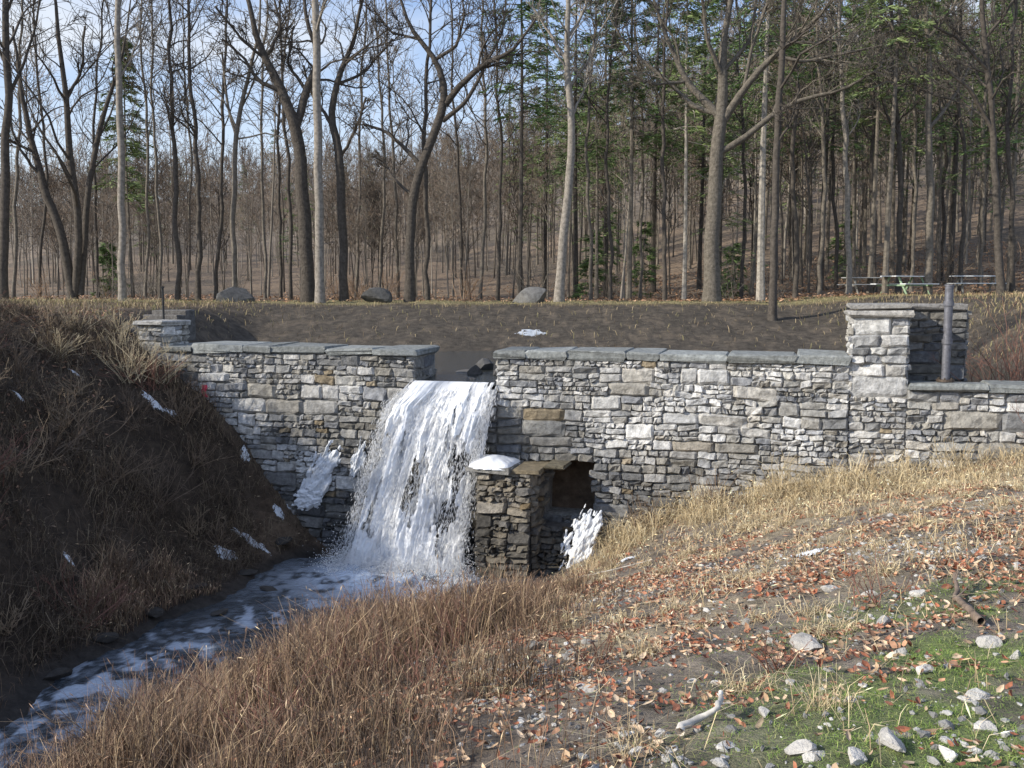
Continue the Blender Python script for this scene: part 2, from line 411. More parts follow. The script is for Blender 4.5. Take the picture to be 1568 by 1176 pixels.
P = fall_pos(a,v,r.normal(.04,.09,n)*v**.5); P2 = fall_pos(a,v+.02,0); P1 = fall_pos(a,v,0)
mb = MB(); elong(mb, P, P2-P1+r.normal(0,.012,(n,3)), r.uniform(.03,.16,n), r.uniform(.002,.006,n), np.repeat(r.uniform(.8,.92,n)[:,None],3,1))
n = 26000; a = r.uniform(-.12,1.08,n); P = fall_pos(a, np.ones(n)*1.0, 0); P = P+np.c_[r.normal(0,.15,n), r.normal(-.08,.25,n), np.abs(r.exponential(.15,n))-.02]
P[:,2] = np.maximum(P[:,2], -5.34)
elong(mb, P, r.normal(0,1,(n,3))+np.array([0,0,.6]), r.uniform(.01,.04,n), r.uniform(.003,.010,n), np.repeat(r.uniform(.8,.92,n)[:,None],3,1))
mb.obj('spray', M_white, smooth=True, parent=wf)

# ---------------------------------------------------------------- snow / ice patches
def ice_on_wall(name, s, z, rw, rh, seed, base=.1, lean=0, slope=0, dens=90):
    a,b = np.meshgrid(np.linspace(-1.5,1.5,dens), np.linspace(-1.5,1.5,dens))
    rr = np.hypot(a,b)+1.5*(fbm(a*1.6+seed,b*1.6,seed,2)-.4)+1.3*(fbm(a*5,b*5,seed+2,3)-.42)
    h = np.clip((1-rr),0,1)**.5
    sp = s+a*rw+lean*b*rh; zp = z+b*rh; o = base+slope*(1-b)*rh+.05*h+.10*(fbm(a*4,b*4,seed+5,3)-.4)
    P = np.stack([W0[0]+wu[0]*sp+wn[0]*o, W0[1]+wu[1]*sp+wn[1]*o, zp],-1)
    k = (rr<1)[:-1,:-1].ravel(); mb = MB(); mb.add(P.reshape(-1,3), gridq(a.shape)[k], (.74,.76,.79)); mb.obj(name, M_snow, smooth=True)
ice_on_wall('ice_patch', -3.72, -3.80, .26,.55, 1, .13, .38)
ice_on_wall('ice_patch', -4.0, -4.35, .3,.25, 9, .15, .2)
ice_on_wall('ice_patch', -2.9, -3.5, .12,.4, 12, .12, .3)
ice_on_wall('ice_patch', 1.86, -4.70, .26,.55, 3, .60, .3, .15)
def snow_ground(x,y,rx,ry,seed,rot=0,dens=30,th=.04):
    a,b = np.meshgrid(np.linspace(-1.3,1.3,dens), np.linspace(-1.3,1.3,dens))
    rr = np.hypot(a,b)+1.3*(fbm(a*2+seed*3,b*2,seed)-.45)+.9*(fbm(a*7+seed*3,b*7,seed)-.45)
    X = x+a*rx*cos(rot)-b*ry*sin(rot); Y = y+a*rx*sin(rot)+b*ry*cos(rot)
    Zs = Ht(X.ravel(),Y.ravel()).reshape(X.shape)+th*np.clip(1-rr,0,1)**.5+.005
    k = (rr<1)[:-1,:-1].ravel(); return np.stack([X,Y,Zs],-1).reshape(-1,3), gridq(a.shape)[k]
mb = MB()
def onray(px,py):
    t = math.tan(math.atan((py-588)/F)+TH)
    Ys = np.concatenate([np.arange(2.5,24,.05)]); z = -t*Ys; Xs = (px-784)/F*(Ys*cos(TH)-z*sin(TH))
    g = Ht(Xs,Ys); k = np.argmax(g>=z) if (g>=z).any() else len(Ys)-1
    return Xs[k],Ys[k],g[k]
for i,(px,py,rx,ry) in enumerate([(1240,850,.24,.12),(345,850,.22,.16),(385,832,.35,.10),(795,858,.2,.15),(450,778,.24,.16),(425,785,.12,.1),
        (235,622,.22,.07),(262,634,.10,.05),(375,700,.09,.12),(105,860,.07,.05),(600,905,.3,.1),(550,890,.2,.2),(960,858,.15,.06),(30,610,.10,.03),(115,575,.12,.03),(820,850,.2,.15)]):
    x,y,z = onray(px,py); V,fq = snow_ground(x,y,rx,ry,i+2); mb.add(V,fq,(.75,.78,.82))
V,fq = snow_ground(.6,29.6,.4,.25,31,th=.012); mb.add(V,fq,(.5,.53,.57))
mb.obj('snow_patches', M_snow, smooth=True)
a,b = np.meshgrid(np.linspace(-1.1,1.1,40),np.linspace(-1.1,1.1,40)); rr = np.maximum(np.abs(a),np.abs(b))*.5+np.hypot(a,b)*.5+.35*(fbm(a*2,b*2,6)-.5)
h = np.clip(1-rr,0,1)**.45*(.17+.08*(fbm(a*1.5,b*1.5,8)-.4)); s_ = .12+a*.44; o_ = .58+b*.53
P = np.stack([W0[0]+wu[0]*s_+wn[0]*o_, W0[1]+wu[1]*s_+wn[1]*o_, -3.35+h],-1)
k = (rr<1)[:-1,:-1].ravel(); mb = MB(); mb.add(P.reshape(-1,3), gridq(a.shape)[k],(.85,.86,.88)); mb.obj('snow_cap', M_snow, smooth=True)

# ---------------------------------------------------------------- tubes / trees
def tubes(mb, P, R, sides, C, cj=0, mat=0):
    B,N,_ = P.shape
    if B == 0: return
    T = np.gradient(P,axis=1); T /= (np.linalg.norm(T,axis=2,keepdims=True)+1e-9)
    mt = T.mean(1); ref = np.where(np.abs(mt[:,2:3])>.75, np.array([[1.,0,0]]), np.array([[0,0,1.]]))
    A = np.cross(T, ref[:,None,:]); A /= (np.linalg.norm(A,axis=2,keepdims=True)+1e-9); Bv = np.cross(T,A)
    ang = np.arange(sides)*2*math.pi/sides
    V = P[:,:,None,:]+R[:,:,None,None]*(A[:,:,None,:]*np.cos(ang)[:,None]+Bv[:,:,None,:]*np.sin(ang)[:,None])
    base = (np.arange(B)*N*sides)[:,None,None]; i = np.arange(N-1)[None,:,None]*sides; j = np.arange(sides)[None,None,:]; j2 = (j+1)%sides
    Fq = np.stack([base+i+j, base+i+j2, base+i+sides+j2, base+i+sides+j],-1).reshape(-1,4)
    C = np.asarray(C)
    if C.ndim == 1: CC = np.tile(C,(B*N*sides,1))
    else: CC = np.repeat(C, N*sides, 0)
    mb.add(V.reshape(-1,3), Fq, CC, mat)
def resample(pts, N):
    pts = np.array(pts,float); d = np.r_[0,np.cumsum(np.linalg.norm(np.diff(pts[:,:3],axis=0),axis=1))]; t = np.linspace(0,d[-1],N)
    out = np.stack([np.interp(t,d,pts[:,k]) for k in range(pts.shape[1])],1)
    for _ in range(1): out[1:-1] = out[1:-1]*.6+.2*(out[:-2]+out[2:])
    return out
def kids(P,R,r,k,tmin,ratio,ang,up,N,wig,rk=.6,rmin=.01,tmax=1.0,maxL=9):
    B,N0,_ = P.shape; idx = np.repeat(np.arange(B),k); n = len(idx)
    t = r.uniform(tmin,tmax,n); f = t*(N0-1); i = np.minimum(f.astype(int),N0-2); w = (f-i)[:,None]
    p = P[idx,i]*(1-w)+P[idx,i+1]*w; rp = R[idx,i]*(1-w[:,0])+R[idx,i+1]*w[:,0]
    tn = P[idx,i+1]-P[idx,i]; tn /= np.linalg.norm(tn,axis=1)[:,None]+1e-9
    Lp = np.linalg.norm(np.diff(P,axis=1),axis=2).sum(1)[idx]
    L = np.minimum(Lp*ratio*(1.2-.75*t)*r.uniform(.5,1.25,n), maxL)
    q = np.cross(tn, r.normal(0,1,(n,3))); q /= np.linalg.norm(q,axis=1)[:,None]+1e-9
    a = (ang*r.uniform(.65,1.3,n))[:,None]; d = tn*np.cos(a)+q*np.sin(a); d[:,2] += up
    d /= np.linalg.norm(d,axis=1)[:,None]
    out = np.zeros((n,N,3)); out[:,0] = p
    for s in range(1,N):
        d = d+r.normal(0,wig,(n,3)); d[:,2] += up*.25; d /= np.linalg.norm(d,axis=1)[:,None]
        out[:,s] = out[:,s-1]+d*(L/(N-1))[:,None]
    r0 = np.maximum(rp*rk*r.uniform(.6,1.0,n), rmin)
    RR = r0[:,None]*np.linspace(1,.28,N)[None]; RR = np.maximum(RR, rmin*.55)
    return out, RR
def barecrown(mb, P, R, r, col, k1=7,k2=5,k3=5,tmin=.25,ratio=.5,up=.18,rmin=.012,sides=5, tw=(1,1,1)):
    c = np.array(col)
    a1,r1 = kids(P,R,r,k1,tmin,ratio,.85,up,7,.22,.55,rmin*1.8); tubes(mb,a1,r1,sides,c)
    a2,r2 = kids(a1,r1,r,k2,.2,.6,.8,up*.7,5,.24,.6,rmin*1.2); tubes(mb,a2,r2,3,c*1.05)
    if k3:
        a3,r3 = kids(a2,r2,r,k3,.15,.7,.8,up*.5,4,.22,.6,rmin); tubes(mb,a3,r3,3,c*np.array(tw)*1.1)
def tree_from_pixels(name, Y, limbs, col, seed, k=(7,5,4), tmin=.25, trunk_k=None, m=None, ratio=.5, wob=.015):  # limb points and widths are image pixels, projected to around depth Y
    r = np.random.default_rng(seed); mb = MB(); Ps=[];Rs=[]; known=[]
    for li,l in enumerate(limbs):
        if li==0: Ys = [Y]*len(l)
        else:
            kp = np.array(known); px0,py0,_ = l[0]
            y0 = kp[np.argmin(np.hypot(kp[:,0]-px0,kp[:,1]-py0)),2]
            sgn = r.choice([-1,1]); sp = r.uniform(.15,.5)
            Ys = [y0+sgn*sp*(abs(p[0]-px0)+.2*abs(p[1]-py0))/F*Y for p in l]
        pts=[]
        for (px,py,w),Yq in zip(l,Ys):
            p = S(px,py,Yq); pts.append([p[0],p[1],p[2],max(w/2/F*Y,.012)])
        for t in np.linspace(0,1,25):
            f=t*(len(l)-1); i=min(int(f),len(l)-2); w=f-i
            known.append((l[i][0]*(1-w)+l[i+1][0]*w, l[i][1]*(1-w)+l[i+1][1]*w, Ys[i]*(1-w)+Ys[i+1]*w))
        pts = np.array(pts)
        if li==0:
            pts[0,2] = float(Ht(np.array([pts[0,0]]),np.array([Y]))[0])-.1
            extra = pts[0].copy(); extra[2]+=.6; extra[3]*=.92; extra[0]+=(pts[1,0]-pts[0,0])*.12; pts[0,3]*=1.2
            pts = np.insert(pts,1,extra,0)
        q = resample(pts,24 if li==0 else 12)
        wl = r.normal(0,wob,(len(q),3)); wl[1:] = (wl[1:]+wl[:-1]); q[2:-1,:3] += wl[2:-1]*np.array([1,1,.2])
        tubes(mb, q[None,:,:3], q[None,:,3], 10 if li==0 else 7, np.array(col))
        if li==0:
            if trunk_k:
                a = resample(q[int(len(q)*.35):],12); Ps.append(a[:,:3]); Rs.append(a[:,3])
        else: Ps.append(q[:,:3]); Rs.append(q[:,3])
    if Ps: barecrown(mb, np.array(Ps), np.array(Rs), r, col, *(k), tmin=tmin, ratio=ratio)
    return mb.obj(name, m or M_bark, smooth=True)
dk = (.085,.072,.06); gy_ = (.26,.23,.195); md = (.16,.138,.112); lt=(.34,.305,.26)
T = tree_from_pixels
T('maple_tree',36,[[(4,458,15),(8,300,13),(12,150,11),(8,0,9),(5,-120,6),(0,-220,3)],[(12,150,6),(40,90,4),(60,20,3),(70,-60,2)],[(10,100,5),(-30,20,3),(-50,-60,2)]],dk,1,trunk_k=1)
T('ash_tree',38,[[(112,452,15),(95,360,13),(62,270,11),(45,200,8),(30,120,6),(20,40,3)],[(116,452,12),(122,330,11),(105,230,10),(103,150,8),(90,60,6),(80,-40,3)],[(124,452,10),(132,300,9),(150,210,8),(165,150,6),(190,80,4),(200,0,2)],[(103,150,5),(125,110,4),(130,40,3)],[(62,270,5),(30,230,4),(10,170,3)]],dk,2,trunk_k=1)
T('tulip_tree',35.5,[[(187,452,12),(184,200,10),(181,0,8),(178,-150,5),(176,-260,3)],[(183,120,3),(210,70,2),(225,20,2)]],gy_,3,trunk_k=1,k=(12,4,3),ratio=.3)
for i,(x0,x1,x2,w,c,Yd) in enumerate([(245,238,232,5,md,42),(272,268,258,8,dk,38),(303,300,292,8,dk,38),(330,340,350,6,dk,40),(406,398,410,5,md,42),(222,228,216,5,md,44),(430,425,445,5,dk,45),(580,588,575,5,md,46),(655,648,662,8,dk,38),(708,700,690,5,dk,44),(735,745,738,6,md,43),(762,768,758,6,dk,41),(905,898,915,6,md,42),(935,928,945,6,dk,41),(1018,1014,1024,7,dk,38),(980,985,975,5,md,44),(1135,1140,1128,6,dk,44),(1218,1215,1226,8,dk,39),(1255,1262,1250,7,md,41),(1300,1296,1285,9,gy_,40),(1340,1335,1350,6,dk,44),(1375,1378,1365,9,dk,41),(1395,1400,1412,6,md,43),(1470,1476,1460,7,dk,42),(1500,1506,1520,7,md,44),
      (60,72,50,5,dk,44),(20,28,35,6,md,43),(150,142,158,5,dk,45),(285,292,280,4,md,46),(445,440,430,6,dk,43),(545,552,560,5,md,47),(610,600,592,5,md,48),(1280,1275,1290,6,dk,46),(1440,1446,1432,6,dk,47),(1550,1545,1556,8,dk,40)]):
    T('young_oak_tree',Yd,[[(x0,452,w),((x0+x1)/2+2,350,w*.9),(x1,230,w*.8),((x1+x2)/2-3,110,w*.65),(x2,10,w*.5),(x2-4,-110,w*.3)]],c,100+i,k=(20,5,2),trunk_k=1,ratio=.34,tmin=.1,wob=.03)
T('birch_tree',37,[[(360,450,8),(357,330,8),(362,210,7),(375,140,6),(395,60,4),(400,-30,2)],[(362,210,5),(348,150,4),(340,80,3)]],md,5,trunk_k=1)
T('black_locust_tree',36,[[(472,455,22),(466,340,20),(462,250,18),(452,190,17),(432,140,14),(405,90,11),(388,40,8),(370,-40,5)],[(454,195,12),(470,140,13),(490,90,8),(470,30,6),(460,-50,3)],[(432,140,8),(395,125,6),(375,90,4),(340,60,3)],[(405,90,6),(430,50,5),(420,0,3)],[(470,140,6),(440,100,4),(450,40,3)],[(405,90,5),(370,60,4),(330,10,3)]],dk,6,k=(9,6,4),m=M_barkb)
T('tulip_tree',34.6,[[(490,460,15),(489,300,13),(486,120,12),(484,0,10),(482,-150,6),(480,-260,3)]],gy_,7,trunk_k=1,k=(9,4,3),ratio=.3)
T('oak_tree',36.5,[[(527,455,14),(524,350,13),(521,240,13),(507,190,11),(515,130,9),(540,60,6),(560,-20,4)],[(507,190,6),(480,150,4),(465,100,3)],[(515,130,5),(560,110,4),(600,60,3)],[(521,240,5),(545,200,4),(560,150,3)]],dk,8,trunk_k=1,k=(8,6,4))
T('sugar_maple_tree',35.5,[[(627,460,17),(628,370,14),(632,300,14),(645,255,13),(665,205,13),(682,158,13),(680,120,10),(668,90,8),(640,60,7),(618,20,5),(600,-40,3)],[(682,160,11),(705,130,9),(745,95,8),(785,80,5),(820,30,3)],[(645,255,8),(620,225,6),(590,200,5),(555,190,3)],[(668,90,6),(700,70,5),(712,20,3),(705,-30,2)],[(678,185,8),(715,155,6),(745,100,5),(740,50,3)],[(640,60,4),(600,50,3),(570,10,2)],[(745,95,4),(770,50,3),(775,0,2)],[(632,300,5),(600,270,4),(575,230,3)]],dk,9,k=(8,6,4),m=M_barkb)
T('ash_tree',35,[[(856,460,16),(861,380,14),(872,290,13),(876,180,11),(866,90,9),(870,0,7),(872,-120,4)],[(866,90,6),(840,50,4),(815,10,3)],[(876,180,4),(900,120,3),(905,70,2)],[(868,60,5),(895,20,4),(905,-40,3)]],gy_,10,trunk_k=1)
T('white_oak_tree',35,[[(1090,456,27),(1090,400,24),(1092,330,22),(1098,260,20),(1103,180,19),(1108,120,14),(1106,60,10),(1120,0,8),(1125,-80,5),(1128,-180,3)],
 [(1103,180,14),(1085,160,12),(1050,125,10),(1030,80,7),(1010,30,5),(990,-40,3)],[(1105,190,13),(1140,130,11),(1185,85,9),(1240,40,7),(1290,-20,4)],
 [(1100,235,11),(1135,215,10),(1180,175,8),(1230,150,6),(1290,140,5),(1345,105,3)],[(1103,175,9),(1060,165,8),(1020,120,5),(960,75,4),(930,20,3)],[(1108,120,8),(1085,70,6),(1075,0,4)],
 [(1185,85,6),(1230,95,5),(1300,80,4),(1350,70,3)],[(1140,130,6),(1150,80,5),(1170,20,4),(1190,-50,3)],[(1050,125,5),(1000,130,4),(960,110,3)],[(1108,110,6),(1150,60,5),(1160,-10,4)]],(.15,.13,.105),11,k=(8,6,5),m=M_barkb)
T('ash_tree',31,[[(1183,476,13),(1186,350,11),(1190,220,10),(1196,80,9),(1205,-60,6),(1210,-180,3)],[(1190,220,4),(1215,180,3),(1225,130,2)]],dk,12,trunk_k=1,k=(9,4,4))
T('ash_tree',38,[[(1420,455,13),(1425,300,11),(1420,200,9),(1424,100,8),(1415,0,6),(1410,-120,3)],[(1420,200,6),(1460,150,4),(1490,90,3)],[(1422,130,5),(1385,90,4),(1360,30,3)],[(1420,60,5),(1455,20,4),(1480,-40,3)]],md,13,trunk_k=1,k=(8,6,4))
T('oak_tree',33,[[(1534,440,13),(1528,330,11),(1520,200,9),(1508,60,8),(1500,-60,5)],[(1520,200,6),(1490,140,5),(1440,100,3)],[(1508,60,5),(1540,20,4),(1570,-30,3)],[(1515,110,5),(1470,60,4),(1430,40,3)]],dk,14,trunk_k=1,k=(8,6,4))

# conifers
def conifer(name, h, r0, seed, clear=.4, blen=2.4, nb=90, col=(.05,.075,.03), trunkcol=md, dens=70, link=True, base=(0,0,0), lean=(0,0)):
    r = np.random.default_rng(seed); mb = MB()
    N=12; t = np.linspace(0,1,N); P = np.stack([lean[0]*t*h+.05*np.sin(t*5+seed), lean[1]*t*h+.05*np.cos(t*4), t*h],-1)+np.array(base)
    R = r0*(1-t*.85); R[0]*=1.2; tubes(mb, P[None], R[None], 7, np.array(trunkcol))
    tb = clear+(1-clear)*r.uniform(0,1,nb)**.85; th = r.uniform(0,2*math.pi,nb)
    L = blen*(1.05-(tb-clear)/(1-clear))**.8*r.uniform(.55,1.15,nb)*(.7+.6*vn(th*1.3,tb*6,seed)); L = np.maximum(L,.3)
    n=6; u = np.linspace(0,1,n); rise = r.uniform(-.1,.35,nb)
    p0 = np.stack([np.interp(tb,t,P[:,k]) for k in range(3)],-1)
    B = np.zeros((nb,n,3)); B[:,:,0] = p0[:,None,0]+np.cos(th)[:,None]*L[:,None]*u; B[:,:,1] = p0[:,None,1]+np.sin(th)[:,None]*L[:,None]*u
    B[:,:,2] = p0[:,None,2]+L[:,None]*(rise[:,None]*u-.35*u**2)
    B[:,1:] += r.normal(0,.05,(nb,n-1,3))
    tubes(mb,B,np.maximum(.028*(1-u*.7)[None]*np.ones((nb,1)),.008),3,np.array(trunkcol))
    m = nb*dens; bi = r.integers(0,nb,m); uu = r.uniform(.2,1.05,m)**.8; f = np.clip(uu*(n-1),0,n-1.001); i = f.astype(int); w = (f-i)[:,None]
    p = B[bi,i]*(1-w)+B[bi,i+1]*w
    wd = .22*L[bi]*(1.1-uu)+.08
    side = np.stack([-np.sin(th[bi]),np.cos(th[bi]),np.zeros(m)],-1); out = np.stack([np.cos(th[bi]),np.sin(th[bi]),np.zeros(m)],-1)
    so = r.uniform(-1,1,m); p = p+side*(so*wd)[:,None]+np.c_[np.zeros(m),np.zeros(m),-np.abs(so)*wd*.35+r.normal(0,.03,m)]
    d = out*.6+side*(np.sign(so)*.8)[:,None]+r.normal(0,.25,(m,3)); d[:,2]-=.2; d/=np.linalg.norm(d,axis=1)[:,None]
    ln = r.uniform(.12,.30,m)[:,None]; q = np.cross(d,r.normal(0,1,(m,3))); q/=np.linalg.norm(q,axis=1)[:,None]; wdt = r.uniform(.012,.028,m)[:,None]
    V = np.stack([p-q*wdt, p+q*wdt, p+d*ln+q*wdt*.4, p+d*ln-q*wdt*.4],1).reshape(-1,3)
    c = np.array(col)*r.uniform(.6,1.6,(m,1)); c = np.repeat(c,4,0)
    mb.add(V, np.arange(m*4).reshape(-1,4), c, 1)
    return mb.obj(name,[M_bark,M_needle],link=link)
def plant_conifer(name, px, Y, seed, **kw):
    x = (px-784)/F*Y; z = float(Ht(np.array([x]),np.array([Y]))[0])-.1
    o = conifer(name, seed=seed, **kw); o.location = (x,Y,z); return o
hc=(.105,.165,.055); pc=(.17,.22,.085)
for i,(px,Yd,h,r0,cl,bl,c,tc) in enumerate([(797,40,17,.11,.42,1.9,hc,dk),(962,42,17,.12,.38,2.3,hc,md),(1045,41,16,.10,.42,1.8,pc,lt),(880,46,17,.13,.35,2.3,hc,dk),
      (1163,37,16,.16,.50,2.2,hc,lt),(1100,47,18,.15,.33,2.6,hc,dk),(1255,46,18,.15,.36,2.8,hc,dk),(1330,43,17,.12,.4,2.8,pc,md),(1450,46,18,.15,.36,3.0,hc,dk),
      (1540,42,17,.12,.33,3.0,hc,md),(205,46,12,.09,.38,1.7,pc,md),(1000,52,19,.14,.3,2.6,hc,dk),(835,55,18,.14,.33,2.2,pc,dk),(1210,52,19,.14,.32,2.8,pc,dk),(1390,52,19,.14,.32,2.8,hc,dk),(925,50,18,.13,.3,2.4,pc,dk),(1150,56,20,.14,.25,2.8,hc,dk),(1500,56,20,.14,.3,2.8,pc,dk),(1355,38,17,.12,.48,2.6,pc,md),(1070,52,19,.13,.3,2.6,pc,dk),(1300,58,20,.14,.28,2.8,pc,dk)]):
    plant_conifer('hemlock_tree' if c is hc else 'white_pine_tree',px,Yd,200+i,h=h,r0=r0,clear=cl,blen=bl,col=c,trunkcol=tc,nb=95,dens=66)
for i,(px,Yd,h) in enumerate([(905,44,3.2),(1120,46,2.6),(170,46,2.6),(985,48,4),(1290,50,4),(930,52,5)]):
    plant_conifer('hemlock_sapling',px,Yd,300+i,h=h,r0=.05,clear=.08,blen=1.0,nb=40,dens=40,col=(.10,.15,.05))

# forest mass
def bare_variant(seed,h,r0,col,k=(18,5,3),tmin=.3):
    r = np.random.default_rng(seed); mb = MB(); N=12; t=np.linspace(0,1,N)
    x = np.cumsum(r.normal(0,.16,N))*t; y = np.cumsum(r.normal(0,.16,N))*t
    P = np.stack([x,y,t*h],-1); R = r0*(1-.88*t); R[0]*=1.2
    tubes(mb,P[None],R[None],5,np.array(col))
    barecrown(mb,P[None],R[None],r,col,*k,tmin=tmin,ratio=.26,up=.3,rmin=.018,sides=3,tw=(1.15,1,.9))
    return mb.obj('bare_tree_mesh',M_far,smooth=True,link=False)
bv = [bare_variant(500+i,h,r0,c) for i,(h,r0,c) in enumerate([(16,.09,(.13,.11,.09)),(18,.11,(.2,.175,.145)),(14,.07,(.13,.11,.09)),(17,.09,(.3,.265,.225)),(12,.06,dk),(19,.12,(.13,.11,.09)),(15,.07,(.22,.19,.155)),(10,.05,(.2,.17,.14))])]
bh = [16,18,14,17,12,19,15,10]
cv = [conifer('hemlock_mesh',h,.13,600+i,clear=cl,blen=2.4,nb=55,dens=36,col=c,link=False) for i,(h,cl,c) in enumerate([(17,.35,hc),(19,.45,hc),(14,.2,pc),(18,.5,pc)])]
ch=[17,19,14,18]
shade_saps = [conifer('shade_sapling_mesh',3.2,.05,650+i,clear=.05,blen=1.3,nb=60,dens=55,col=hc,link=False) for i in range(2)]
forest = empty('distant_forest')
r = np.random.default_rng(77)
def place(me,x,y,s,nm,par=forest):
    o = bpy.data.objects.new(nm,me); bpy.context.collection.objects.link(o); o.parent = par
    o.location = (x,y,float(Ht(np.array([x]),np.array([y]))[0])-.2); o.rotation_euler = (r.normal(0,.03),r.normal(0,.03),r.uniform(0,6.28)); o.scale = (s,s,s*r.uniform(.9,1.1))
cnt=0
for (Ya,Yb,num) in [(43,60,150),(60,90,360),(90,140,520),(140,210,500),(210,256,340)]:
    for _ in range(num):
        Yd = math.sqrt(r.uniform(Ya*Ya,Yb*Yb)); b = r.uniform(-.62,.62)
        x = b*Yd
        con = r.random() < (.05 if b<0 else .26)*(1 if Yd<120 else .7)
        if b<-.3 and Yd>140: con = r.random()<.25
        j = r.integers(4) if con else r.integers(8)
        me = cv[j] if con else bv[j]; hh = ch[j] if con else bh[j]
        g = float(Ht(np.array([x]),np.array([Yd]))[0])
        tl = np.interp(b,[-.62,-.1,0,.15,.3,.6],[.12,.135,.17,.25,.32,.37])*r.uniform(.85,1.08)
        if r.random()<.07: tl += .12
        smax = (tl*Yd-g)/hh
        s = min(r.uniform(.65,1.05), smax)
        if s < .22: s = r.uniform(.3,.45) if Yd>150 else .25
        place(me,x,Yd,s,'tree'); cnt+=1
for (x,y,s) in [(-24,4,1),(-28,9,1.1),(-31,13,1),(-34,6,1.1)]:
    place(bv[r.integers(8)],x,y,s,'tree')
# unseen young hemlocks, added out of frame to cast shade on the left bank
shade_hedge = empty('added_shade_hemlocks')
for y in np.arange(4.5,17.5,.75):
    for k in range(2):
        x = -14.6-1.3*k+r.normal(0,.4)-.0*y
        if x < -.56*y-1.6: place(shade_saps[r.integers(2)],x,y+r.normal(0,.3),r.uniform(.75,1.1),'shade_sapling',shade_hedge)

# ---------------------------------------------------------------- grass, weeds, leaves
def blades(mb, X, Y, Hh, Wd, lean, C, seed, seedhead=0, zoff=0, rootdark=.55):
    r = np.random.default_rng(seed); n=len(X); Zg = Ht(X,Y)-.02+zoff
    th = r.uniform(0,2*math.pi,n); ld = r.uniform(0,2*math.pi,n); la = np.abs(r.normal(lean,lean*.5,n))
    w = np.stack([np.cos(th),np.sin(th),np.zeros(n)],-1)*Wd[:,None]; l = np.stack([np.cos(ld),np.sin(ld),np.zeros(n)],-1)
    p0 = np.stack([X,Y,Zg],-1)
    pm = p0+l*(Hh*la*.35)[:,None]; pm[:,2]+=Hh*.6
    pe = p0+l*(Hh*la)[:,None]; pe[:,2]+=Hh*np.clip(1-.35*la,.15,1)
    V = np.stack([p0-w,p0+w,pm+w*.8,pm-w*.8,pe+w*.35,pe-w*.35],1)
    Fq = np.array([(0,1,2,3),(3,2,4,5)])[None]+(np.arange(n)*6)[:,None,None]
    cc = C[:,None,:]*np.array([rootdark,rootdark,1,1,1.15,1.15])[None,:,None]
    mb.add(V.reshape(-1,3),Fq.reshape(-1,4),cc.reshape(-1,3))
    if seedhead>0:
        k = r.random(n)<seedhead; q = pe[k]; m=len(q)
        if m: elong(mb,q,(pe-pm)[k],r.uniform(.03,.09,m),Wd[k]*r.uniform(1.2,2.2,m),C[k]*1.7)
def scatter(n,x0,x1,y0,y1,dens,seed):
    r = np.random.default_rng(seed); X=r.uniform(x0,x1,n); Y=r.uniform(y0,y1,n); k = r.random(n)<dens(X,Y); X,Y=X[k],Y[k]
    D = (X-W0[0])*wn[0]+(Y-W0[1])*wn[1]; return X,Y,D
def cols(n,pal,seed,v=.3):
    r=np.random.default_rng(seed); p=np.array(pal); return p[r.integers(len(p),size=n)]*r.uniform(1-v,1+v,(n,1))
straw=[(.66,.53,.32),(.55,.43,.25),(.72,.61,.40),(.40,.30,.18)]
russet=[(.20,.125,.08),(.27,.18,.115),(.13,.085,.06),(.42,.31,.19),(.22,.145,.10)]
brown=[(.14,.10,.07),(.18,.13,.09),(.10,.075,.055),(.26,.20,.13)]
mb=MB()
def dW(X,Y):
    return ss(-(X-.35*(Y-6)*(Y>6)*.35), -1.0,1.2)*ss(np.hypot(X,Y),2.6,3.6)*(.06+.94*ss(fbm(X*1.5,Y*1.5,33),.40,.56))
X,Y,D = scatter(170000,-6.6,1.8,1.5,16.4,dW,41)
zg = Ht(X,Y); k=(zg>-5.28)&(D>.9); X,Y,zg=X[k],Y[k],zg[k]
r=np.random.default_rng(5); hh = r.uniform(.2,.9,len(X))**1.4*(.35+.65*ss(zg,-5.35,-4.3))*(.15+1.5*fbm(X*1.3,Y*1.3,34))+.05
hh *= 1-.6*ss(X,-.8,.8); hh *= np.interp(np.hypot(X,Y),[2.5,5,7],[.45,.8,1.05])
cw = cols(len(X),russet,6)*(.45+1.2*fbm(X*.9,Y*.9,39))[:,None]
blades(mb,X,Y,hh,np.interp(Y,[2,8,17],[.0012,.003,.0045]),.40,cw,7,.12,rootdark=.35)
mb.obj('tall_weeds',M_grass)
mb=MB()
X,Y,D = scatter(120000,-14,-2.5,9,21.5,lambda X,Y: ss(-(X+3.2+(18.5-Y)*.55),-.2,.6)*(.12+.88*ss(fbm(X*1.1,Y*1.1,35),.38,.58)),42)
zg=Ht(X,Y); k=(zg>-5.25)&((D>.12)|(X<-8.6)); X,Y=X[k],Y[k]
r=np.random.default_rng(8); blades(mb,X,Y,r.uniform(.08,.55,len(X))*(.25+1.4*fbm(X*1.2,Y*1.2,3)),np.full(len(X),.0045),.9,cols(len(X),brown,9)*(.45+1.1*fbm(X*.7,Y*.7,44))[:,None],10,.05)
mb.obj('dead_brush',M_grass)
mb=MB()
def dS(X,Y):
    w = wallY(X)-Y
    band = np.exp(-((w-1.4)/1.6)**2)*ss(X,.8,2.2)
    n = fbm(X*.9,Y*.9,36)
    return np.clip(band*1.1*ss(n,.30,.48)+.25*ss(n,.50,.60)*ss(Y,5.5,8)*ss(X,-.5,1.5)+.04,0,1)
X,Y,D = scatter(160000,-1,13,2.3,18.6,dS,43); k=(D>.12)&(Ht(X,Y)>-5.25); X,Y,D=X[k],Y[k],D[k]
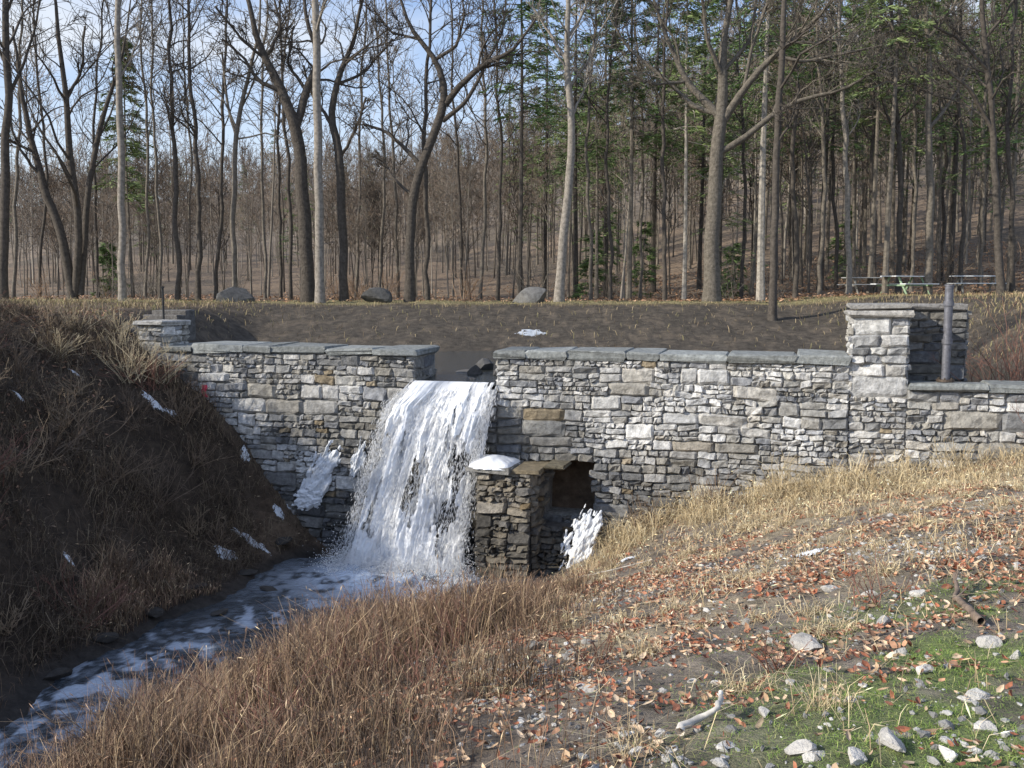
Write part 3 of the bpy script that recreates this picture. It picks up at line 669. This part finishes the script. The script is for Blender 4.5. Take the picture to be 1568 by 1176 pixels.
r=np.random.default_rng(11); tall=np.exp(-((D-.7)/1.0)**2)*ss(X,.3,1.8)*(1-.5*ss(X,6,10))*(fbm(X*1.3,Y*1.3,51)*1.9)
blades(mb,X,Y,r.uniform(.05,.22,len(X))+tall*r.uniform(.0,.5,len(X)),np.interp(Y,[2,8,17],[.0015,.0033,.0045]),.9,cols(len(X),straw,12),13,.06)
r=np.random.default_rng(14); tx=r.uniform(-1,9,150); ty=r.uniform(3.2,17,150)
k=(tx>-.06*ty)&(wallY(tx)-ty>.4); tx,ty=tx[k],ty[k]; m=110
X=np.repeat(tx,m)+r.normal(0,.06,len(tx)*m); Y=np.repeat(ty,m)+r.normal(0,.06,len(tx)*m)
hf=np.repeat(r.uniform(.4,1,len(tx)),m)
blades(mb,X,Y,r.uniform(.06,.26,len(X))*hf,np.interp(Y,[2,8,17],[.0012,.003,.0045]),1.1,cols(len(X),straw,15),16,.03)
mb.obj('straw_grass',M_grass)
mb=MB()
X,Y,D=scatter(90000,-24,24,20,37.5,lambda X,Y: .06+ss(Y,32.8,34.2)*.7+.45*np.exp(-((Y-26.5-.02*X)/.7)**2)*ss(X,0,4)*ss(fbm(X*.6,Y*.2,5),.4,.55)+.55*(1-ss(X,-10,-7.8))*(.3+.7*ss(fbm(X,Y,7),.4,.5))+.25*ss(X,9,11),44)
k=(Ht(X,Y)>-1.78)&(D<-1.25)|(X<-8.4)&(D<-.2); X,Y=X[k],Y[k]
r=np.random.default_rng(17); blades(mb,X,Y,r.uniform(.04,.26,len(X))*np.where(Y>33.5,.35,1.0),np.full(len(X),.009),.6,cols(len(X),[(.38,.30,.17),(.28,.25,.11),(.22,.16,.10),(.44,.34,.2)],18),19)
mb.obj('bank_grass',M_grass)
mb=MB()
X,Y,D=scatter(330000,-.6,4.2,2.4,7.4,lambda X,Y: GW(X,Y)*.85+.015*(X>0),45)
r=np.random.default_rng(20); blades(mb,X,Y,r.uniform(.012,.05,len(X)),np.full(len(X),.0015),1.0,cols(len(X),[(.19,.29,.06),(.26,.35,.09),(.14,.22,.05),(.36,.37,.15)],21),22,rootdark=.7)
mb.obj('lawn_grass',M_grass)

def leaves(mb,X,Y,size,C,seed,zo=.010):
    r=np.random.default_rng(seed); n=len(X); Zg=Ht(X,Y)+zo+r.uniform(0,.02,n)
    u=r.normal(0,1,(n,3))*np.array([1,1,.35]); u/=np.linalg.norm(u,axis=1)[:,None]
    q=np.cross(u,np.array([0,0,1.])+r.normal(0,.4,(n,3))); q/=np.linalg.norm(q,axis=1)[:,None]; nn=np.cross(q,u)
    nn*=np.sign(nn[:,2:3]+1e-6)
    s=size[:,None]; p=np.stack([X,Y,Zg],-1); cr=r.uniform(.05,.55,n)[:,None]
    a1 = s*r.uniform(.3,.6,(n,1)); j=lambda: r.uniform(.75,1.25,(n,1))
    V=np.stack([p-u*s+nn*s*cr, p-u*s*.35*j()-q*a1*j()+nn*s*cr*.8, p+u*s*.45*j()-q*a1*.8*j()+nn*s*cr*j(), p+u*s+nn*s*cr*1.3, p+u*s*.4*j()+q*a1*j()+nn*s*cr*.9, p-u*s*.45*j()+q*a1*.85*j()+nn*s*cr*.6, p],1)
    f=np.array([(6,0,1),(6,1,2),(6,2,3),(6,3,4),(6,4,5),(6,5,0)])
    mb.add(V.reshape(-1,3),(f[None]+(np.arange(n)*7)[:,None,None]).reshape(-1,3),np.repeat(C,7,0))
lp_=[(.38,.17,.10),(.47,.26,.155),(.24,.10,.065),(.58,.42,.28),(.42,.29,.18),(.20,.12,.08),(.66,.51,.36),(.30,.11,.06)]
mb=MB()
def dL(X,Y):
    n=fbm(X*1.1,Y*1.1,37); return np.clip(ss(X+.12*Y,-.3,1.4)*(.14+.86*ss(n,.42,.56))*(1-.45*ss(Y,11,15))+.35*ss(X,-1.8,-.5)*(X<0.6)*(Y<8),0,1)*(1-.45*GW(X,Y))
X,Y,D=scatter(95000,-1.8,12,2.3,17,dL,46); k=D>.3; X,Y=X[k],Y[k]
r=np.random.default_rng(23); leaves(mb,X,Y,r.uniform(.010,.032,len(X))*np.interp(Y,[2,10],[.9,1.3]),cols(len(X),lp_,24),25)
X,Y,D=scatter(9000,-16,-5,11,24,lambda X,Y: .7*ss(-X,7.2,8.4),47); leaves(mb,X,Y,np.full(len(X),.045),cols(len(X),[(.3,.17,.11),(.38,.24,.16)],26),27)
X,Y,D=scatter(16000,-26,30,36,60,lambda X,Y: .3+.7*ss(X,0,10),48); leaves(mb,X,Y,np.full(len(X),.08),cols(len(X),[(.42,.24,.14),(.46,.30,.19),(.32,.19,.12)],28),29)
mb.obj('fallen_leaves',M_leaf)

# stones
import bmesh
def ico(sub):
    bm=bmesh.new(); bmesh.ops.create_icosphere(bm,subdivisions=sub,radius=1); V=np.array([v.co[:] for v in bm.verts]); Fc=np.array([[v.index for v in f.verts] for f in bm.faces]); bm.free(); return V,Fc
I1=ico(1); I2=ico(2); I3=ico(3)
def rockv(I,r,flat=.6,ang=.25):
    V=I[0].copy()
    for _ in range(9):
        d=r.normal(0,1,3); d/=np.linalg.norm(d); c=r.uniform(.35,.8); k=V@d; V=V-np.outer(np.maximum(k-c,0),d)
    V=V*np.array([r.uniform(.8,1.4),r.uniform(.6,1),flat*r.uniform(.7,1.2)])
    a=r.uniform(0,6.28); R=np.array([[cos(a),-sin(a),0],[sin(a),cos(a),0],[0,0,1]]); return V@R.T
mb=MB(); r=np.random.default_rng(31)
X,Y,D=scatter(34000,-1.2,8,2.5,12,lambda X,Y: np.clip(ss(X+.1*Y,-.2,1.4)*(.12+.88*ss(fbm(X*.8,Y*.8,38),.40,.52))*(1-.7*ss(Y,8,12)),0,1),49)
zz=Ht(X,Y)
pv=[rockv(I1,r) for _ in range(20)]
for x,y,z in zip(X,Y,zz):
    s=.007+.026*r.random()**3+(.022 if r.random()<.04 else 0); g=r.uniform(.18,.6); V=pv[r.integers(20)]*s+np.array([x,y,z+s*.3]); mb.add(V,I1[1],(g,g*.97,g*.92))
mb.obj('gravel',M_rock)
for i,(px,py,w,g) in enumerate([(1412,1030,52,.55),(1516,992,48,.45),(1408,912,26,.6),(1382,1005,38,.5),(1240,995,54,.38),(1225,1155,50,.5),(1310,1168,40,.55),(955,1130,34,.5),(1030,985,24,.45),(820,995,36,.2),(880,955,24,.2),(1330,915,26,.5),(1272,905,26,.45),(1100,910,22,.45),(1505,1120,46,.55),(1555,1010,26,.5),(870,1010,22,.35),(1015,1130,26,.5),(1180,985,24,.42),(735,1080,20,.35),(1560,870,24,.5),(1370,1150,60,.48),(1430,870,18,.45),(1145,955,28,.4),(1355,962,44,.42),(1060,1045,20,.5),(975,1165,38,.55),(1110,1150,28,.55),(905,1060,22,.45),(1450,1165,44,.58),(1210,1050,24,.5),(1300,1080,28,.5),(1480,1080,22,.55),(1170,1100,26,.5),(900,985,24,.3),(1245,1165,40,.6)]):
    x,y,z=onray(px,py); s=w/2/F*math.hypot(y,z)*1.0; rr_=np.random.default_rng(900+i)
    V=rockv(I2,rr_,.65)*s; V=V+np.array([x,y,z+s*.2]); m=MB(); m.add(V,I2[1],(g,g*.95,g*.88)); m.obj('rock',M_rock)
for i,(px,Yd,w,h,g) in enumerate([(360,35.2,60,30,.11),(577,35.2,50,20,.10),(815,35.4,62,22,.17)]):
    rr_=np.random.default_rng(950+i); V=rockv(I3,rr_,1.0); V/=np.abs(V).max(0); wm=w/2/F*Yd; hm=h/F*Yd
    V=V*np.array([wm,wm*.7,hm*.85]); x=(px-784)/F*Yd; z=float(Ht(np.array([x]),np.array([Yd]))[0]); V+=np.array([x,Yd,z+hm*.30])
    m=MB(); m.add(V,I3[1],(g,g*.97,g*.93)); m.obj('boulder',M_rock)
for i,(s,o,z,sz) in enumerate([(-.95,-1.6,-1.82,.33),(-.35,-1.5,-1.83,.22),(-1.3,-1.9,-1.85,.25),(-.55,-2.3,-1.85,.3),(-.7,-.6,-1.9,.14),(-1.2,-2.8,-1.83,.35),(-.1,-2.9,-1.83,.35)]):
    rr_=np.random.default_rng(970+i); V=rockv(I2,rr_,.7)*sz+np.array(wpt(s,o,z)); m=MB(); m.add(V,I2[1],(.11,.105,.1)); m.obj('rock',M_rock)
for i,(px,py,sz,g) in enumerate([(655,868,.42,.08),(600,882,.3,.06),(700,868,.22,.12),(760,880,.35,.12),(735,850,.2,.1),(850,865,.3,.2),(470,800,.3,.07),(430,830,.25,.06),(380,880,.25,.06),(300,905,.22,.06),(230,945,.25,.05),(160,985,.25,.06),(90,1040,.25,.05),(410,915,.2,.06),(340,960,.2,.07),(790,840,.22,.14),(820,862,.18,.18),(770,862,.2,.1)]):
    x,y,z=onray(px,py); rr_=np.random.default_rng(980+i); V=rockv(I2,rr_,.35)*sz+np.array([x,y,max(z,-5.38)+.04]); m=MB(); m.add(V,I2[1],(g,g*.9,g*.8)); m.obj('rock',M_rock)

# shrubs
def shrub(name,x,y,h,n,col,seed,spread=.5,k=(3,3),rm=.005):
    r=np.random.default_rng(seed); N=7; z=float(Ht(np.array([x]),np.array([y]))[0])-.05
    p=np.zeros((n,N,3)); p[:,0]=np.c_[r.normal(x,.12*h,n),r.normal(y,.12*h,n),np.full(n,z)]
    d=np.c_[r.normal(0,spread,n),r.normal(0,spread,n),np.ones(n)]; d/=np.linalg.norm(d,axis=1)[:,None]; L=h*r.uniform(.5,1.15,n)
    for s in range(1,N):
        d=d+r.normal(0,.13,(n,3)); d/=np.linalg.norm(d,axis=1)[:,None]; p[:,s]=p[:,s-1]+d*(L/(N-1))[:,None]
    R=rm*1.6*np.linspace(1,.4,N)[None]*np.ones((n,1)); mb=MB(); c=cols(n,[col],seed,.35); tubes(mb,p,R,4,c)
    a,ra=kids(p,R,r,k[0],.25,.45,.6,.1,5,.15,.8,rm*.8); tubes(mb,a,ra,3,np.array(col)*1.1)
    b,rb=kids(a,ra,r,k[1],.2,.5,.6,.05,4,.15,.8,rm*.6); tubes(mb,b,rb,3,np.array(col)*1.2)
    return mb.obj(name,M_grass)
red=(.19,.095,.07); pale=(.46,.38,.25); brn=(.20,.145,.10)
SH=[(8.9,17.6,1.7,26,red),(9.6,18.3,2.0,26,red),(8.6,19.6,1.5,20,red),(10.2,17.2,1.6,20,red),(9.4,15.3,1.5,24,brn),(8.7,15.2,.9,22,red),(9.3,14.2,1.2,20,brn),(10.5,19.5,2,24,red),(9.0,21,1.6,24,red),
       (-7.3,19.9,1.0,30,pale),(-7.7,19.4,1.0,30,pale),(-6.8,19.3,.8,24,brn),(-8.3,20.3,.7,30,pale),(-8.6,21.2,.6,24,pale),(-6.3,18.9,.7,20,brn),(-9.2,20.4,.6,24,pale),
       (-5.6,17.8,.6,20,brn),(-9.0,19,.7,24,pale),(-10,18,.8,26,brn),
       (-2.4,12.6,.7,26,red),(-1.2,13.6,.7,26,red),(-3.8,11.2,.7,26,red),(-.6,9.5,.7,22,red),(-3.2,8.6,.9,26,red),(-1.8,10.8,.8,26,red),(-2.6,7.2,.8,26,brn),(-1.2,7.6,.7,26,red),(-1.5,5.6,.6,24,red),(-2.3,5.8,.7,24,brn),(-.6,6.4,.5,20,red),(-3.9,9.6,.8,24,brn),(-.4,12.3,.6,24,red),
       (2.4,17.2,.8,20,brn),(3.6,16.8,.8,20,brn),(4.6,16.4,.8,20,pale),(6.0,16.0,.7,18,brn),(7.3,15.8,.7,18,pale),(1.4,4.9,.25,10,red),(.6,6.6,.4,10,red),(2.5,6.4,.4,10,red)]
r=np.random.default_rng(61)
for _ in range(34):
    y=r.uniform(12.2,20); x=-(.30+.24*r.random())*y-.6
    if float(Ht(np.array([x]),np.array([y]))[0])>-5.1 and wallY(x)-y>.5: SH.append((x,y,r.uniform(.5,1.1),24,[brn,(.15,.11,.08),(.28,.21,.14),red][r.integers(4)]))
for i,(x,y,h,n,c) in enumerate(SH):
    shrub('bare_shrub',x,y,h,n,c,1000+i,rm=.005 if y>10 else .003,spread=.5 if x>-5 else .8)
r=np.random.default_rng(60)
for i in range(30):
    b=r.uniform(-.5,.55); Yd=r.uniform(39,52); shrub('bare_shrub',b*Yd,Yd,r.uniform(1.2,2.6),16,md if i%3 else (.3,.2,.13),1100+i,rm=.009)

# ---------------------------------------------------------------- small objects
pp=empty('steel_standpipe'); mb=MB(); c0=wpt(8.1,-.3,0)
def cyl(mb,x,y,z0,z1,rad,col,n=20,taper=1):
    a=np.arange(n)*2*math.pi/n; V=np.r_[np.c_[x+rad*np.cos(a),y+rad*np.sin(a),np.full(n,z0)],np.c_[x+rad*taper*np.cos(a),y+rad*taper*np.sin(a),np.full(n,z1)],[[x,y,z0],[x,y,z1]]]
    i=np.arange(n); j=(i+1)%n; mb.add(V,np.stack([i,j,j+n,i+n],-1),col)
    mb.add(V,np.r_[np.stack([j,i,np.full(n,2*n)],-1),np.stack([i+n,j+n,np.full(n,2*n+1)],-1)],col)
gcol=(.17,.17,.19)
cyl(mb,c0[0],c0[1],-1.64,.02,.07,gcol); mb.obj('pipe',M_steel,parent=pp)
mb=MB(); cyl(mb,c0[0],c0[1],-1.64,-1.60,.15,(.12,.09,.07)); cyl(mb,c0[0],c0[1],-.32,-.24,.088,gcol); cyl(mb,c0[0],c0[1],-.98,-.90,.088,gcol); cyl(mb,c0[0],c0[1],.022,.05,.08,gcol)
for k in range(6):
    a=k*math.pi/3; cyl(mb,c0[0]+.12*cos(a),c0[1]+.12*sin(a),-1.60,-1.57,.015,(.1,.08,.06),6)
mb.obj('flanges',M_steel,parent=pp)
st=empty('stone_steps'); mb=MB(); so=np.array([-8.5,22.4])
for k in range(4): box(mb,so,wu,wn,-.6,.35,-.35*k-.4,-.35*k,-1.3,-.88+.11*k,(.15,.14,.13),jit=.006,bev=.02)
mb.obj('treads',M_stone,parent=st)
mb=MB(); cyl(mb,-8.05,22.3,-1,-.02,.025,(.05,.05,.05),10); cyl(mb,-8.05,22.3,-.02,.02,.04,(.05,.05,.05),10); mb.obj('iron_post',M_steel)
def table(x,y,rot,top,col=(.3,.28,.24)):
    e=empty('picnic_table'); z=float(Ht(np.array([x]),np.array([y]))[0]); u=(cos(rot),sin(rot)); n=(-sin(rot),cos(rot)); o=(x,y)
    mb=MB()
    for k in range(5): box(mb,o,u,n,-.95,.95,-.38+k*.155,-.38+k*.155+.14,z+.72,z+.76,top,bev=.004)
    mb.obj('table_top',M_paint,parent=e); mb=MB()
    for s in (-1,1):
        for k in range(2): box(mb,o,u,n,-.95,.95,s*.7-.14+k*.145,s*.7-.14+k*.145+.135,z+.42,z+.46,top,bev=.004)
    mb.obj('benches',M_paint,parent=e); mb=MB()
    for sx in (-.65,.65):
        box(mb,o,u,n,sx-.02,sx+.02,-.78,.78,z+.36,z+.42,col)
        P=[];R=[]
        for s in (-1,1):
            P.append([(x+u[0]*(sx+.04)+n[0]*s*.2,y+u[1]*(sx+.04)+n[1]*s*.2,z+.72),(x+u[0]*(sx+.04)+n[0]*s*.65,y+u[1]*(sx+.04)+n[1]*s*.65,z-.03)]); R.append([.045,.045])
        tubes(mb,np.array(P),np.array(R),4,col)
    mb.obj('legs',M_paint,parent=e)
wt=(.66,.67,.67)
table((1322-784)/F*43,43,.1,(.45,.45,.43)); table((1382-784)/F*38,38,.5,wt,(.25,.35,.22)); table((1490-784)/F*40,40,-.2,wt)
def stick(name,pts,rad,col,seed):
    pts=[np.array(onray(a,b))+np.array([0,0,h]) for a,b,h in pts]; q=resample(np.array(pts),14); r=np.random.default_rng(seed); q[:,:3]+=r.normal(0,rad*.25,q.shape)
    mb=MB(); R=rad*np.linspace(1,.5,14)*r.uniform(.8,1.2,14); tubes(mb,q[None],R[None],8,col); a,ra=kids(q[None],R[None],r,3,.3,.25,.7,0,4,.15,.5,rad*.2); tubes(mb,a,ra,5,col); mb.obj(name,M_bark,smooth=True)
stick('crooked_branch',[(1502,965,.03),(1480,945,.05),(1462,930,.06),(1460,905,.12)],.025,(.20,.15,.115),1)
stick('driftwood',[(1040,1135,.03),(1070,1118,.04),(1100,1105,.05),(1104,1090,.07)],.018,(.6,.56,.5),2)
stick('fallen_stick',[(850,895,.03),(930,880,.05),(1000,862,.05)],.015,(.4,.37,.33),3)
mb=MB(); r=np.random.default_rng(2); base=np.array(wpt(-6.45,.14,-2.05)); G=6
a,b=np.meshgrid(np.linspace(0,.10,G),np.linspace(0,.26,G)); V=np.stack([base[0]+a+.02*np.sin(b*30),base[1]-.03*np.sin(a*50+b*20),base[2]-b],-1).reshape(-1,3)
mb.add(V,gridq((G,G)),(.7,.06,.12)); mb.obj('red_ribbon',M_paint,smooth=True)

# ---------------------------------------------------------------- light & sky
el=radians(28); sd=np.array([-.94,-.34]); sd/=np.linalg.norm(sd); rot=math.atan2(sd[0],sd[1])
w=bpy.data.worlds.new('World'); bpy.context.scene.world=w; w.use_nodes=True; nt=w.node_tree; N=nt.nodes; bg=N['Background']; bg.inputs['Strength'].default_value=.14
sky=N.new('ShaderNodeTexSky'); sky.sky_type='NISHITA'; sky.sun_disc=False; sky.sun_elevation=el; sky.sun_rotation=rot; sky.air_density=1.0; sky.dust_density=.8; sky.ozone_density=2.0
tc=N.new('ShaderNodeTexCoord'); mp=N.new('ShaderNodeMapping'); mp.inputs['Scale'].default_value=(1,1,3.0); mp.inputs['Location'].default_value=(.35,.1,0); nz=N.new('ShaderNodeTexNoise'); nz.inputs['Scale'].default_value=2.4; nz.inputs['Detail'].default_value=5; nz.inputs['Roughness'].default_value=.5
nt.links.new(tc.outputs['Generated'],mp.inputs['Vector']); nt.links.new(mp.outputs['Vector'],nz.inputs['Vector'])
mr=N.new('ShaderNodeMapRange'); mr.inputs['From Min'].default_value=.42; mr.inputs['From Max'].default_value=.66; mr.inputs['To Min'].default_value=.0; mr.inputs['To Max'].default_value=.85; nt.links.new(nz.outputs['Fac'],mr.inputs['Value'])
sx=N.new('ShaderNodeSeparateXYZ'); nt.links.new(tc.outputs['Generated'],sx.inputs[0])
hz=N.new('ShaderNodeMapRange'); hz.inputs['From Min'].default_value=.30; hz.inputs['From Max'].default_value=.05; hz.inputs['To Min'].default_value=.12; hz.inputs['To Max'].default_value=.75; nt.links.new(sx.outputs['Z'],hz.inputs['Value'])
mxm=N.new('ShaderNodeMath'); mxm.operation='MAXIMUM'; nt.links.new(mr.outputs['Result'],mxm.inputs[0]); nt.links.new(hz.outputs['Result'],mxm.inputs[1])
sb=N.new('ShaderNodeMixRGB'); sb.blend_type='MULTIPLY'; sb.inputs['Fac'].default_value=1; sb.inputs['Color2'].default_value=(1.15,1.3,1.55,1); nt.links.new(sky.outputs['Color'],sb.inputs['Color1'])
mx=N.new('ShaderNodeMixRGB'); mx.inputs['Color2'].default_value=(6.6,6.9,7.3,1); nt.links.new(mxm.outputs[0],mx.inputs['Fac']); nt.links.new(sb.outputs['Color'],mx.inputs['Color1']); nt.links.new(mx.outputs['Color'],bg.inputs['Color'])
L=bpy.data.lights.new('sun','SUN'); L.energy=5.0; L.angle=radians(.5); L.color=(1,.93,.80); so_=bpy.data.objects.new('sun',L); bpy.context.collection.objects.link(so_)
from mathutils import Vector
so_.rotation_euler=Vector((-sd[0]*cos(el),-sd[1]*cos(el),-sin(el))).to_track_quat('-Z','Y').to_euler()
cam=bpy.data.cameras.new('camera'); cam.sensor_width=36; cam.lens=F/1568*36; cam.clip_start=.05; cam.clip_end=2000
co=bpy.data.objects.new('camera',cam); bpy.context.collection.objects.link(co); co.location=(0,0,0); co.rotation_euler=(radians(90)-TH,0,0)
sc=bpy.context.scene; sc.camera=co; sc.view_settings.view_transform='Standard'; sc.view_settings.look='None'; sc.view_settings.exposure=0
print('forest',cnt)
